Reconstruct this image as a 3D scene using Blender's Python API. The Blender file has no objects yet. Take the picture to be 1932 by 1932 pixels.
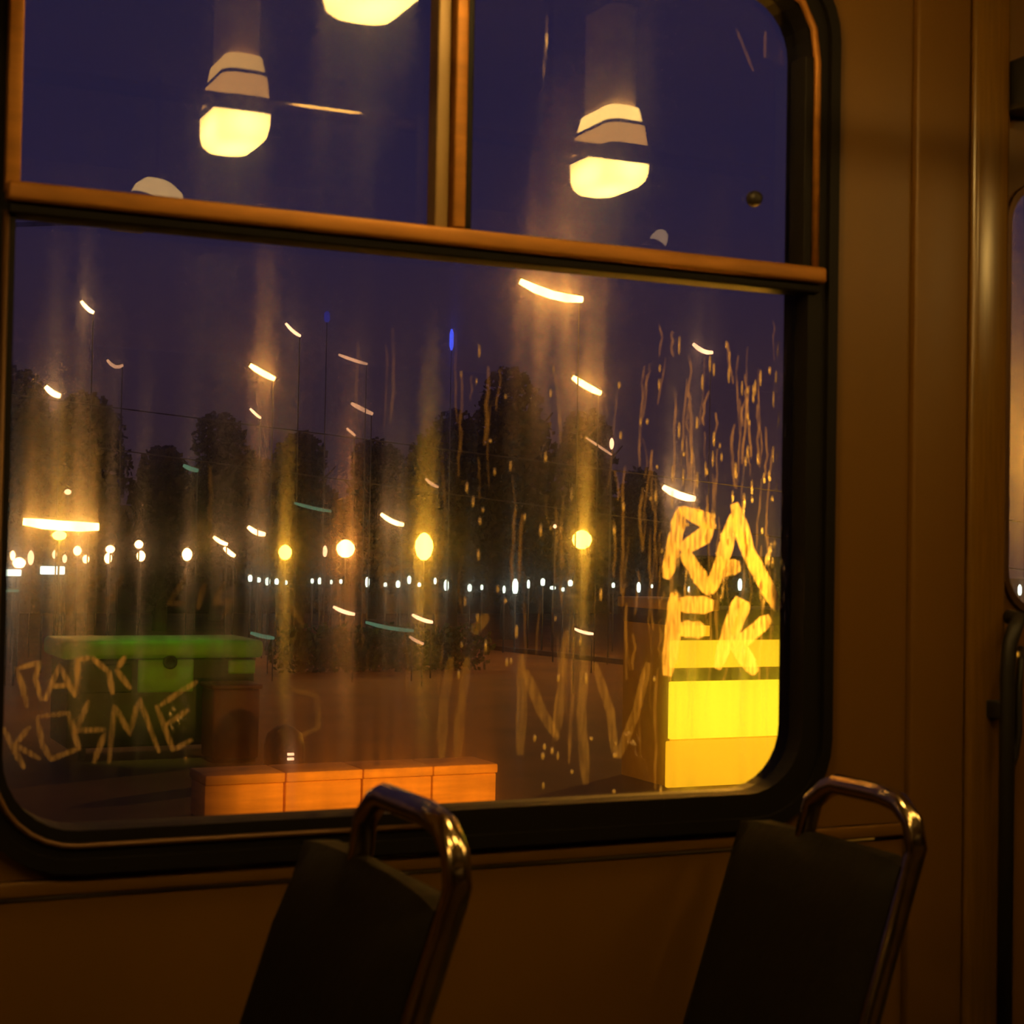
import bpy, math, random
from mathutils import Vector, Matrix
S = bpy.context.scene
COL = S.collection
PI = math.pi
random.seed(7)

# ------------------------------------------------------------------ camera, sky, exposure
EYE = Vector((0.0, -2.15, 1.38))
FPX, YAW, PITCH, ROLL = 3100.0, math.radians(25), math.radians(1.4), math.radians(1.0)
F0 = Vector((math.sin(YAW), math.cos(YAW), 0)); R0 = Vector((math.cos(YAW), -math.sin(YAW), 0)); Z0 = Vector((0, 0, 1))
FW = F0*math.cos(PITCH) + Z0*math.sin(PITCH); U0 = Z0*math.cos(PITCH) - F0*math.sin(PITCH)
RT = R0*math.cos(ROLL) + U0*math.sin(ROLL); UP = U0*math.cos(ROLL) - R0*math.sin(ROLL)
cam = bpy.data.cameras.new('camera'); co = bpy.data.objects.new('camera', cam); COL.objects.link(co)
m3 = Matrix((RT, UP, -FW)).transposed(); co.matrix_world = Matrix.Translation(EYE) @ m3.to_4x4()
cam.sensor_width = 36; cam.lens = FPX/1932*36; cam.clip_start = .02; cam.clip_end = 500
cam.dof.use_dof = True; cam.dof.focus_distance = 12.0; cam.dof.aperture_fstop = 11.0
S.camera = co

w = bpy.data.worlds.new('dusk'); S.world = w; w.use_nodes = True
nt = w.node_tree; nt.nodes.clear()
out = nt.nodes.new('ShaderNodeOutputWorld'); bg = nt.nodes.new('ShaderNodeBackground')
tc = nt.nodes.new('ShaderNodeTexCoord'); sx = nt.nodes.new('ShaderNodeSeparateXYZ'); rp = nt.nodes.new('ShaderNodeValToRGB')
nt.links.new(tc.outputs['Generated'], sx.inputs[0]); nt.links.new(sx.outputs['Z'], rp.inputs[0])
cr = rp.color_ramp; cr.elements[0].position = 0.0; cr.elements[0].color = (.036, .019, .026, 1)
cr.elements[1].position = 1.0; cr.elements[1].color = (.010, .010, .040, 1)
for p, c in ((.10, (.027, .0150, .030, 1)), (.20, (.0200, .0140, .043, 1)), (.34, (.0150, .0125, .044, 1))):
    e = cr.elements.new(p); e.color = c
nt.links.new(rp.outputs[0], bg.inputs[0]); nt.links.new(bg.outputs[0], out.inputs[0])

S.view_settings.view_transform = 'Standard'; S.view_settings.look = 'None'
S.view_settings.exposure = 0.0; S.view_settings.gamma = 1.0; S.view_settings.use_curve_mapping = False
S.cycles.caustics_refractive = False; S.cycles.caustics_reflective = False
S.cycles.max_bounces = 10; S.cycles.transmission_bounces = 8; S.cycles.transparent_max_bounces = 16
SODIUM = (1.0, .42, .03)

def at(px, py, Y):
    """the point at distance Y outside the window wall that the photograph shows at (px, py)"""
    d = FW + RT*((px-966)/FPX) - UP*((py-966)/FPX)
    return EYE + d*((Y-EYE.y)/d.y)

# ------------------------------------------------------------------ helpers
def tag(o, label=None, cat=None, group=None, kind=None):
    if label: o['label'] = label
    if cat: o['category'] = cat
    if group: o['group'] = group
    if kind: o['kind'] = kind
    return o

def empty(name, loc, label=None, cat=None, group=None, kind=None):
    o = bpy.data.objects.new(name, None); COL.objects.link(o); o.location = loc; o.empty_display_size = .1
    return tag(o, label, cat, group, kind)

def wloc(o):
    v = Vector((0, 0, 0))
    while o: v += o.location; o = o.parent
    return v

class MB:
    def __init__(s): s.v = []; s.f = []; s.m = []; s.sm = []
    def add(s, vs, fs, mi=0, smooth=False):
        b = len(s.v); s.v += [Vector(v) for v in vs]
        for f in fs: s.f.append([i+b for i in f]); s.m.append(mi); s.sm.append(smooth)
        return s
    def box(s, a, b, bev=0.0, mi=0):
        x0, y0, z0 = a; x1, y1, z1 = b
        if bev <= 0:
            vs = [(x, y, z) for z in (z0, z1) for y in (y0, y1) for x in (x0, x1)]
            return s.add(vs, [(0, 2, 3, 1), (4, 5, 7, 6), (0, 1, 5, 4), (2, 6, 7, 3), (0, 4, 6, 2), (1, 3, 7, 5)], mi)
        import bmesh
        bm = bmesh.new(); bmesh.ops.create_cube(bm, size=1)
        for v in bm.verts: v.co = Vector(((x0+x1)/2+v.co.x*(x1-x0), (y0+y1)/2+v.co.y*(y1-y0), (z0+z1)/2+v.co.z*(z1-z0)))
        bmesh.ops.bevel(bm, geom=bm.edges[:], offset=bev, segments=3, affect='EDGES', profile=.5)
        bm.verts.index_update()
        s.add([v.co.copy() for v in bm.verts], [[v.index for v in f.verts] for f in bm.faces], mi, True); bm.free(); return s
    def loops(s, rings, close=False, cap=True, mi=0, smooth=True):
        n = len(rings[0]); vs = [p for r in rings for p in r]; fs = []
        k = len(rings)
        for i in range(k if close else k-1):
            j = (i+1) % k
            for q in range(n):
                r = (q+1) % n
                fs.append((i*n+q, i*n+r, j*n+r, j*n+q))
        if cap and not close:
            fs.append(tuple(reversed(range(n)))); fs.append(tuple((k-1)*n+q for q in range(n)))
        return s.add(vs, fs, mi, smooth)
    def tube(s, pts, r, n=10, close=False, mi=0):
        pts = [Vector(p) for p in pts]; rr = r if isinstance(r, (list, tuple)) else [r]*len(pts)
        rings = []; ref = None
        for i, p in enumerate(pts):
            a = pts[(i-1) % len(pts)] if (close or i > 0) else p
            b = pts[(i+1) % len(pts)] if (close or i < len(pts)-1) else p
            t = (b-a).normalized()
            if ref is None:
                ref = t.orthogonal().normalized()
            ref = (ref - t*ref.dot(t)).normalized(); bn = t.cross(ref)
            rings.append([p + (ref*math.cos(2*PI*q/n) + bn*math.sin(2*PI*q/n))*rr[i] for q in range(n)])
        return s.loops(rings, close, not close, mi)
    def lathe(s, c, prof, n=20, mi=0):
        c = Vector(c)
        return s.loops([[c + Vector((r*math.cos(2*PI*q/n), r*math.sin(2*PI*q/n), z)) for q in range(n)] for r, z in prof], mi=mi)
    def frame(s, out_loop, in_loop, y0, y1, mi=0):
        """a ring between two xz loops of equal length, from y0 to y1"""
        n = len(out_loop)
        r = [[(x, y, z) for x, z in lp] for lp, y in ((out_loop, y0), (in_loop, y0), (in_loop, y1), (out_loop, y1))]
        vs = [p for q in r for p in q]; fs = []
        for i in range(4):
            j = (i+1) % 4
            for q in range(n):
                t = (q+1) % n
                fs.append((i*n+q, j*n+q, j*n+t, i*n+t))
        return s.add(vs, fs, mi)
    def prism(s, lp, y0, y1, mi0=0, mi1=0):
        n = len(lp)
        s.add([(x, y0, z) for x, z in lp], [tuple(range(n))], mi0)
        s.add([(x, y1, z) for x, z in lp], [tuple(reversed(range(n)))], mi1)
        s.add([(x, y0, z) for x, z in lp]+[(x, y1, z) for x, z in lp], [(q, n+q, n+(q+1) % n, (q+1) % n) for q in range(n)], mi0)
        return s
    def build(s, name, mats, parent=None, loc=None, weld=False):
        me = bpy.data.meshes.new(name)
        base = wloc(parent) if parent else Vector(loc or (0, 0, 0))
        me.from_pydata([v-base for v in s.v], [], s.f)
        for mt in (mats if isinstance(mats, (list, tuple)) else [mats]): me.materials.append(mt)
        for p, mi, sm in zip(me.polygons, s.m, s.sm): p.material_index = mi; p.use_smooth = sm
        me.update()
        o = bpy.data.objects.new(name, me); COL.objects.link(o)
        if parent: o.parent = parent
        else: o.location = base
        if weld:
            import bmesh
            bm = bmesh.new(); bm.from_mesh(me); bmesh.ops.remove_doubles(bm, verts=bm.verts, dist=1e-5); bm.to_mesh(me); bm.free()
        return o

def rrect(x0, z0, x1, z1, r, n=8):
    p = []
    for cx, cz, a in ((x1-r, z1-r, 0), (x0+r, z1-r, 90), (x0+r, z0+r, 180), (x1-r, z0+r, 270)):
        for i in range(n+1):
            t = math.radians(a+90*i/n); p.append((cx+r*math.cos(t), cz+r*math.sin(t)))
    return p

def outer_for(lp, x0, z0, x1, z1):
    """points of a rectangle's border, one for each point of the rounded loop inside it"""
    n = len(lp)//4; q = []
    for k, (cx, cz) in enumerate(((x1, z1), (x0, z1), (x0, z0), (x1, z0))):
        seg = lp[k*n:(k+1)*n]
        for i, (x, z) in enumerate(seg):
            if i == n//2: q.append((cx, cz))
            elif (i < n//2) == (k % 2 == 0): q.append((cx, z if z0 <= z <= z1 else cz))
            else: q.append((x, cz))
    return q

def mat(name, base, rough=.6, metal=0.0, spec=.5, var=.12, scale=6.0, stretch=(1, 1, 1), bump=0.0, coat=0.0):
    m = bpy.data.materials.new(name); m.use_nodes = True; t = m.node_tree; b = t.nodes['Principled BSDF']
    b.inputs['Roughness'].default_value = rough; b.inputs['Metallic'].default_value = metal
    b.inputs['Specular IOR Level'].default_value = spec; b.inputs['Coat Weight'].default_value = coat
    tcn = t.nodes.new('ShaderNodeTexCoord'); mp = t.nodes.new('ShaderNodeMapping'); mp.inputs['Scale'].default_value = stretch
    nz = t.nodes.new('ShaderNodeTexNoise'); nz.inputs['Scale'].default_value = scale; nz.inputs['Detail'].default_value = 5
    t.links.new(tcn.outputs['Object'], mp.inputs[0]); t.links.new(mp.outputs[0], nz.inputs['Vector'])
    r = t.nodes.new('ShaderNodeValToRGB'); r.color_ramp.elements[0].position = .3; r.color_ramp.elements[1].position = .7
    r.color_ramp.elements[0].color = tuple(c*(1-var) for c in base)+(1,); r.color_ramp.elements[1].color = tuple(min(1, c*(1+var)) for c in base)+(1,)
    t.links.new(nz.outputs[0], r.inputs[0]); t.links.new(r.outputs[0], b.inputs['Base Color'])
    if bump:
        bp = t.nodes.new('ShaderNodeBump'); bp.inputs['Strength'].default_value = bump; bp.inputs['Distance'].default_value = .01
        t.links.new(nz.outputs[0], bp.inputs['Height']); t.links.new(bp.outputs[0], b.inputs['Normal'])
    return m

def glow(name, col, strength):
    m = bpy.data.materials.new(name); m.use_nodes = True; t = m.node_tree; t.nodes.clear()
    e = t.nodes.new('ShaderNodeEmission'); o = t.nodes.new('ShaderNodeOutputMaterial')
    e.inputs[0].default_value = tuple(col)+(1,); e.inputs[1].default_value = strength
    t.links.new(e.outputs[0], o.inputs[0]); return m

def lamp(kind, loc, col, power, aim=None, parent=None, size=.1, angle=80, blend=.5, name='bulb'):
    l = bpy.data.lights.new(name, kind); l.color = col; l.energy = power
    if kind == 'SPOT': l.spot_size = math.radians(angle); l.spot_blend = blend
    l.shadow_soft_size = size
    o = bpy.data.objects.new(name, l); COL.objects.link(o); base = wloc(parent) if parent else Vector((0, 0, 0))
    o.location = Vector(loc)-base
    if aim is not None: o.rotation_euler = (Vector(aim)-Vector(loc)).to_track_quat('-Z', 'Y').to_euler()
    if parent: o.parent = parent
    return o

# ------------------------------------------------------------------ materials
M = {}
M['paint'] = mat('ochre_wall_paint', (.104, .049, .0030), .45, spec=.3, var=.10, scale=3, stretch=(1, 1, .35))
M['paint_strip'] = mat('ochre_pillar_paint', (.105, .051, .0035), .26, var=.12, scale=30, stretch=(6, 6, .3))
M['ceiling'] = mat('dull_ceiling_paint', (.10, .06, .015), .6)
M['duct'] = mat('cream_lamp_duct', (.85, .60, .32), .6)
M['floor'] = mat('dark_rubber_floor', (.035, .028, .022), .8, bump=.2, scale=40)
M['rubber'] = mat('black_window_rubber', (.004, .003, .0025), .6, spec=.15)
M['bronze'] = mat('brown_anodised_frame', (.24, .098, .010), .55, metal=.5, var=.18, scale=50, stretch=(.2, 1, 1))
M['bronze_dark'] = mat('dark_anodised_frame', (.07, .032, .008), .5, metal=.5)
M['sash'] = mat('dull_sash_metal', (.20, .125, .045), .5, metal=.2)
M['chrome'] = mat('worn_chrome_tube', (.42, .33, .20), .16, metal=1, var=.2, scale=40)
M['seat'] = mat('black_seat_cover', (.006, .004, .0015), .8, spec=.12, bump=.15, scale=60)
M['seat_shell'] = mat('dark_seat_shell', (.009, .005, .002), .55, spec=.2)
M['dark_metal'] = mat('dark_pole_metal', (.015, .012, .010), .6)
M['black'] = mat('black_plastic', (.010, .008, .006), .5, spec=.3)
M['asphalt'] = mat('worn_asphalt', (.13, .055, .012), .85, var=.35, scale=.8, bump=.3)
M['bark'] = mat('dark_bark', (.030, .018, .012), .9)
M['leaf'] = mat('night_foliage', (.022, .018, .010), .9, spec=.1, var=.4)
M['house'] = mat('dark_house_plaster', (.030, .018, .014), .9)
M['hedge'] = mat('hedge_leaves', (.030, .060, .018), .9, spec=.1, var=.4)
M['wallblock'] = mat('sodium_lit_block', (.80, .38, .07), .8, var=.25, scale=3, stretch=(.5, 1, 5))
M['green'] = mat('green_container_plastic', (.13, .42, .02), .5, var=.2)
M['green_shaded'] = mat('shaded_green_plastic', (.020, .050, .006), .6)  # shade on the container's lower part, put into a darker green
M['red'] = mat('dull_red_bin', (.085, .014, .003), .6)
M['yellow'] = mat('yellow_kiosk_paint', (.85, .50, .03), .5, var=.1)
M['darkpaint'] = mat('dark_kiosk_trim', (.05, .025, .008), .6)
M['dim_glass'] = mat('dark_window_glass', (.006, .006, .010), .08, spec=.5)
def opal(name, col, lo, hi):
    m = glow(name, col, lo); t = m.node_tree; e = [n for n in t.nodes if n.type == 'EMISSION'][0]
    tcn = t.nodes.new('ShaderNodeTexCoord'); d = t.nodes.new('ShaderNodeVectorMath'); d.operation = 'DISTANCE'; d.inputs[1].default_value = (.5, .5, .45)
    mr = t.nodes.new('ShaderNodeMapRange'); mr.inputs[1].default_value = .40; mr.inputs[2].default_value = .72; mr.inputs[3].default_value = hi; mr.inputs[4].default_value = lo
    t.links.new(tcn.outputs['Generated'], d.inputs[0]); t.links.new(d.outputs['Value'], mr.inputs[0]); t.links.new(mr.outputs[0], e.inputs[1]); return m
M['opal'] = opal('lit_opal_bowl', (1, .58, .14), 26, 85)
M['opal_low'] = glow('faintly_lit_collar', (1, .45, .09), 5.5)
M['opal_mid'] = glow('lit_collar_top', (1, .50, .10), 6.5)
M['opal_bright'] = glow('bright_collar_top', (1, .58, .14), 17)
M['opal_dim'] = glow('dim_lamp_opal', (1, .58, .17), 6.0)
M['opal_faint'] = glow('faint_lamp_opal', (1, .62, .30), 2.6)
M['lamp_white'] = glow('warm_white_tube', (1, .50, .18), 10)
M['lamp_big'] = glow('bright_white_tube', (1, .40, .07), 60)
M['lamp_long'] = glow('long_white_tube', (1, .44, .08), 24)
M['lamp_sod'] = glow('sodium_globe', (1, .47, .035), 55)
M['lamp_orange'] = glow('orange_globe', (1, .36, .06), 50)
M['lamp_dim'] = glow('dim_warm_tube', (1, .48, .25), .9)
M['lamp_pink'] = glow('pinkish_lamp', (1, .50, .26), 3.2)
M['lamp_cold'] = glow('cold_white_lamp', (.80, .95, .80), 2.6)
M['lamp_green'] = glow('dim_green_tube', (.16, .36, .22), .55)
M['lamp_blue'] = glow('blue_beacon', (.06, .10, 1.0), 1.5)
M['lamp_blue_dim'] = glow('dim_blue_beacon', (.04, .05, .55), .40)
M['panel_glow'] = glow('glow_yellow_panel', (1, .71, .02), 1.65)  # kiosk front glow, here and below, stands in for lamplight on its paint
M['panel_mid'] = glow('glow_amber_panel', (1, .44, .01), 1.4)
M['panel_fascia'] = glow('glow_fascia_panel', (1, .58, .015), 1.45)

def pane_mats():
    """one sheet of glass; its street side carries a film of rubbed-on dirt and wet that scatters light up and down"""
    g = bpy.data.materials.new('window_glass'); g.use_nodes = True; t = g.node_tree; t.nodes.clear()
    gb = t.nodes.new('ShaderNodeBsdfGlass'); o = t.nodes.new('ShaderNodeOutputMaterial')
    gb.inputs['IOR'].default_value = 1.5; gb.inputs['Roughness'].default_value = 0; gb.inputs['Color'].default_value = (.98, .97, .96, 1)
    t.links.new(gb.outputs[0], o.inputs[0])
    f = bpy.data.materials.new('rubbed_wet_glass'); f.use_nodes = True; t = f.node_tree; t.nodes.clear()
    N = t.nodes.new; L = t.links.new
    gb = N('ShaderNodeBsdfGlass'); o = N('ShaderNodeOutputMaterial'); gb.inputs['IOR'].default_value = 1.5
    gb.inputs['Color'].default_value = (.98, .97, .96, 1)
    tcn = N('ShaderNodeTexCoord'); wn = N('ShaderNodeTexWhiteNoise'); wn.noise_dimensions = '3D'
    vs = N('ShaderNodeVectorMath'); vs.operation = 'SCALE'; vs.inputs['Scale'].default_value = 5000
    L(tcn.outputs['Object'], vs.inputs[0]); L(vs.outputs[0], wn.inputs['Vector'])
    sp = N('ShaderNodeSeparateColor'); L(wn.outputs['Color'], sp.inputs[0])
    def math_(op, a, b=None):
        n = N('ShaderNodeMath'); n.operation = op
        for i, x in enumerate((a, b)):
            if x is None: continue
            if isinstance(x, (int, float)): n.inputs[i].default_value = x
            else: L(x, n.inputs[i])
        return n.outputs[0]
    mp = N('ShaderNodeMapping'); mp.inputs['Scale'].default_value = (22, 1, .9); L(tcn.outputs['Object'], mp.inputs[0])
    nz = N('ShaderNodeTexNoise'); nz.inputs['Scale'].default_value = 2.0; nz.inputs['Detail'].default_value = 4; L(mp.outputs[0], nz.inputs['Vector'])
    mr = N('ShaderNodeMapRange'); mr.inputs[1].default_value = .3; mr.inputs[2].default_value = .75; mr.inputs[3].default_value = .12; mr.inputs[4].default_value = .60
    L(nz.outputs[0], mr.inputs[0])
    hit = math_('LESS_THAN', sp.outputs[0], mr.outputs[0])
    c = math_('SUBTRACT', math_('MULTIPLY', sp.outputs[1], 2.0), 1.0)
    tl = math_('MULTIPLY', math_('MULTIPLY', math_('ABSOLUTE', c), c), math_('MULTIPLY', sp.outputs[2], .30))
    tl = math_('MULTIPLY', tl, hit)
    halo = math_('LESS_THAN', sp.outputs[2], .06)
    rough = math_('MAXIMUM', math_('MULTIPLY', hit, .075), math_('MULTIPLY', halo, .17))
    cx = N('ShaderNodeCombineXYZ'); L(tl, cx.inputs[2])
    ge = N('ShaderNodeNewGeometry'); ad = N('ShaderNodeVectorMath'); ad.operation = 'ADD'
    L(ge.outputs['Normal'], ad.inputs[0]); L(cx.outputs[0], ad.inputs[1])
    nm = N('ShaderNodeVectorMath'); nm.operation = 'NORMALIZE'; L(ad.outputs[0], nm.inputs[0])
    L(nm.outputs[0], gb.inputs['Normal']); L(rough, gb.inputs['Roughness']); L(gb.outputs[0], o.inputs[0])
    return [g, f]
GLASS = pane_mats()

def scratch_mat(name, dens, col=(.95, .80, .55)):
    m = bpy.data.materials.new(name); m.use_nodes = True; t = m.node_tree; t.nodes.clear(); N = t.nodes.new; L = t.links.new
    o = N('ShaderNodeOutputMaterial'); mx = N('ShaderNodeMixShader'); tr = N('ShaderNodeBsdfTransparent')
    m2 = N('ShaderNodeMixShader'); m2.inputs[0].default_value = .45
    tl = N('ShaderNodeBsdfTranslucent'); df = N('ShaderNodeBsdfDiffuse')
    tl.inputs[0].default_value = col+(1,); df.inputs[0].default_value = col+(1,)
    tcn = N('ShaderNodeTexCoord'); mp = N('ShaderNodeMapping'); mp.inputs['Scale'].default_value = (260, 1, 22); L(tcn.outputs['Object'], mp.inputs[0])
    nz = N('ShaderNodeTexNoise'); nz.inputs['Scale'].default_value = 1.0; nz.inputs['Detail'].default_value = 3; L(mp.outputs[0], nz.inputs['Vector'])
    mr = N('ShaderNodeMapRange'); mr.inputs[1].default_value = .35; mr.inputs[2].default_value = .65; mr.inputs[3].default_value = dens*.22; mr.inputs[4].default_value = dens
    L(nz.outputs[0], mr.inputs[0]); L(mr.outputs[0], mx.inputs[0])
    L(tl.outputs[0], m2.inputs[1]); L(df.outputs[0], m2.inputs[2]); L(tr.outputs[0], mx.inputs[1]); L(m2.outputs[0], mx.inputs[2]); L(mx.outputs[0], o.inputs[0])
    return m
M['scratch'] = scratch_mat('ground_glass_scratch', .92)
M['scratch_left'] = scratch_mat('thin_glass_scratch', .48)
M['scratch_bold'] = scratch_mat('bold_glass_scratch', .85)
M['scratch_faint'] = scratch_mat('faint_glass_scratch', .14)
M['rivulet'] = scratch_mat('water_trail', .14, (.95, .75, .50))
mw = bpy.data.materials.new('rain_water'); mw.use_nodes = True; b = mw.node_tree.nodes['Principled BSDF']
b.inputs['Transmission Weight'].default_value = 1; b.inputs['IOR'].default_value = 1.33; b.inputs['Roughness'].default_value = .03
t = mw.node_tree; o_ = t.nodes['Material Output']; m1 = t.nodes.new('ShaderNodeMixShader'); m2 = t.nodes.new('ShaderNodeMixShader')
tr = t.nodes.new('ShaderNodeBsdfTransparent'); tl_ = t.nodes.new('ShaderNodeBsdfTranslucent'); tl_.inputs[0].default_value = (.95, .85, .65, 1)
m1.inputs[0].default_value = .16; m2.inputs[0].default_value = .45
t.links.new(b.outputs[0], m1.inputs[1]); t.links.new(tl_.outputs[0], m1.inputs[2]); t.links.new(tr.outputs[0], m2.inputs[2]); t.links.new(m1.outputs[0], m2.inputs[1]); t.links.new(m2.outputs[0], o_.inputs[0])
M['water'] = mw

# ================================================================== the tram's shell
SX0, SX1, SZ1 = -3.0, 4.6, 2.62
WX0, WX1, WZ0, WZ1 = .268, 1.548, .972, 2.325            # opening in the wall
hole = rrect(WX0, WZ0, WX1, WZ1, .125)
lp_out = outer_for(hole, SX0, .955, 1.713, SZ1)
wf = MB().frame(lp_out, hole, 0.0, .07)
wall = wf.build('wall_front', M['paint']); tag(wall, kind='structure')
lo = MB().box((SX0, .004, 0), (1.713, .07, .927)).build('panel', M['paint'], wall)
MB().box((SX0, -.004, .932), (1.713, .06, .953), .004).build('ledge', M['paint'], wall)
tag(MB().box((1.715, -.012, 0), (1.825, .07, SZ1), .006).build('trim_1', M['paint']), kind='structure')
tag(MB().box((1.829, -.018, 0), (1.908, .07, SZ1), .012).build('trim_2', M['paint_strip']), kind='structure')
tag(MB().box((2.79, 0, 0), (SX1, .07, SZ1)).build('wall_front_far', M['paint']), kind='structure')
tag(MB().box((1.908, .0, 2.36), (2.79, .07, SZ1)).build('trim_3', M['paint']), kind='structure')
tag(MB().box((SX0, -2.72, -.06), (SX1, .07, 0)).build('floor', M['floor']), kind='structure')
# vaulted ceiling
prof = [(.07, 2.50), (-.12, 2.52), (-.3, 2.57), (-.6, 2.61), (-1.35, 2.64), (-2.1, 2.61), (-2.4, 2.57), (-2.6, 2.52), (-2.78, 2.50)]
cb = MB(); n = len(prof)
cb.add([(SX0, y, z) for y, z in prof]+[(SX1, y, z) for y, z in prof], [(i, i+1, n+i+1, n+i) for i in range(n-1)], smooth=True)
cb.add([(SX0, y, z+.06) for y, z in prof]+[(SX1, y, z+.06) for y, z in prof], [(i, n+i, n+i+1, i+1) for i in range(n-1)], smooth=True)
tag(cb.build('ceiling', M['ceiling']), kind='structure')
tag(MB().box((SX0-.06, -2.78, 0), (SX0, .07, 2.64)).build('wall_left', M['paint']), kind='structure')
tag(MB().box((SX1, -2.78, 0), (SX1+.06, .07, 2.64)).build('wall_right', M['paint']), kind='structure')
# back wall with dark windows (seen only mirrored in the glass)
wb = empty('wall_back', (0, -2.75, 0), kind='structure')
MB().box((SX0, -2.78, 0), (SX1, -2.72, .95)).build('panel', M['ceiling'], wb)
MB().box((SX0, -2.78, 2.0), (SX1, -2.72, 2.56)).build('panel', M['ceiling'], wb)
xs = [-3.0, -1.3, .1, 1.5, 2.95, 4.4]
for i, x in enumerate(xs):
    MB().box((x-.07 if i else SX0, -2.78, .95), (x+.07, -2.72, 2.0)).build('pillar', M['ceiling'], wb)
for i, (a, b) in enumerate(zip(xs, xs[1:])):
    wn_ = empty('window_%d' % (i+3), ((a+b)/2, -2.75, .95), kind='structure')
    MB().box((a+.07, -2.765, .95), (b-.07, -2.755, 2.0)).build('pane', M['dim_glass'], wn_)
    lp = rrect(a+.07, .95, b-.07, 2.0, .1)
    MB().frame(outer_for(lp, a+.069, .949, b-.069, 2.001), rrect(a+.10, .98, b-.10, 1.97, .09), -2.735, -2.715).build('gasket', M['bronze_dark'], wn_)

# ------------------------------------------------------------------ window_1
win = empty('window_1', ((WX0+WX1)/2, .0, WZ0), kind='structure')
gi = rrect(.300, 1.014, 1.508, 2.279, .098)
MB().frame(rrect(WX0-.012, WZ0-.012, WX1+.012, WZ1+.012, .135), rrect(WX0+.004, WZ0+.006, WX1-.006, WZ1-.006, .12), -.014, .02).build('gasket', M['rubber'], win)
MB().frame(rrect(WX0-.001, WZ0-.001, WX1+.001, WZ1+.001, .125), gi, -.006, .062).build('inner_gasket', M['rubber'], win)
# thin metal bead in the rubber, round the lower opening
bead = [p for p in rrect(.288, .994, 1.520, 2.29, .108) if p[1] < 1.80]
bead = [p for p in bead if p[0] < .9] + [p for p in bead if p[0] >= .9]
bead = sorted([p for p in bead if p[0] < .45], key=lambda p: -p[1]) + [(.7, .994), (.9, .994)]
MB().tube([(.288, -.006, 1.80)]+[(x, -.006, z) for x, z in bead], .0045, 8).build('bead', M['bronze_dark'], win)
# frame of the upper sliding lights
MB().box((.284, -.020, 1.822), (.303, .03, 2.20), .003).build('side_frame', M['bronze'], win)
MB().tube([(1.516, -.012, 1.835), (1.516, -.012, 2.16), (1.508, -.012, 2.215), (1.485, -.012, 2.255), (1.45, -.012, 2.27)], .0062, 10).build('side_frame', M['bronze'], win)
MB().box((1.494, -.012, 1.832), (1.510, .03, 2.17), .002).build('side_gasket', M['rubber'], win)
bar = MB().box((.286, -.028, 1.810), (1.530, .03, 1.836), .006).build('transom_bar', M['bronze'], win)
MB().box((.290, -.016, 1.796), (1.524, .03, 1.811), .003).build('gasket_strip', M['rubber'], bar)
mul = MB().box((.892, -.024, 1.836), (.912, .028, 2.29), .004).build('mullion', M['bronze'], win)
MB().box((.871, -.008, 1.836), (.8915, .026, 2.29), .003).build('sash_edge', M['sash'], mul)
MB().box((.9125, -.018, 1.836), (.923, .026, 2.29), .002).build('gasket_strip', M['rubber'], mul)
GY0, GY1 = .030, .0345
def pane(lp):
    return MB().prism(lp, GY0, GY1, 0, 1).build('pane', GLASS, win)
pane([(.290, 1.815), (.905, 1.815), (.905, 2.30), (.290, 2.30)])
pr = pane([(.905, 1.815), (1.515, 1.815), (1.515, 2.30), (.905, 2.30)])
pl = pane([(.285, 1.0), (1.520, 1.0), (1.520, 1.815), (.285, 1.815)])
kb = at(1432, 372, .012)
MB().lathe((0, 0, 0), [(.004, 0), (.0125, .001), (.0135, .006), (.010, .014), (.003, .016)], 16)
k = MB(); pr_ = [(.003, -.016), (.0095, -.015), (.0125, -.008), (.0125, 0), (.006, .002)]
k.loops([[Vector((kb.x+r*math.cos(2*PI*q/16), .030+y, kb.z+r*math.sin(2*PI*q/16))) for q in range(16)] for r, y in pr_])
k.build('pull_knob', M['black'], win)

# ------------------------------------------------------------------ scratched letters and rain on the lower pane
SY = GY1 + .0008
def ribbon(mb, pts, wpx, y=SY):
    """a scratched stroke lying in the outer face of the pane: flat, with tapered ends"""
    P = [at(x, yy, y) for x, yy in pts]; wd = wpx*.00074/2
    fine = []
    for a, b in zip(P, P[1:]):
        for i in range(4): fine.append(a.lerp(b, i/4))
    fine.append(P[-1]); L_, R_ = [], []
    for i, p in enumerate(fine):
        a = fine[max(0, i-1)]; b = fine[min(len(fine)-1, i+1)]; d = (b-a); nrm = Vector((-d.z, 0, d.x)).normalized()
        u = i/(len(fine)-1); ww = wd*(.55+.45*min(1, 6*u, 6*(1-u)))*random.uniform(.85, 1.1)
        L_.append(p+nrm*ww); R_.append(p-nrm*ww)
    n = len(fine); mb.add(L_+R_, [(i, i+1, n+i+1, n+i) for i in range(n-1)])
    return mb
def letter(strokes, wpx, m='scratch'):
    for s in strokes:
        mb = MB()
        ribbon(mb, s, wpx)
        yield mb
def letters(list_, wpx, m='scratch', name='scratched_letter'):
    for strokes in list_:
        mb = MB()
        for i, s in enumerate(strokes): ribbon(mb, s, wpx, SY+.00025*i)
        mb.build(name, M[m], pl)
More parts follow.
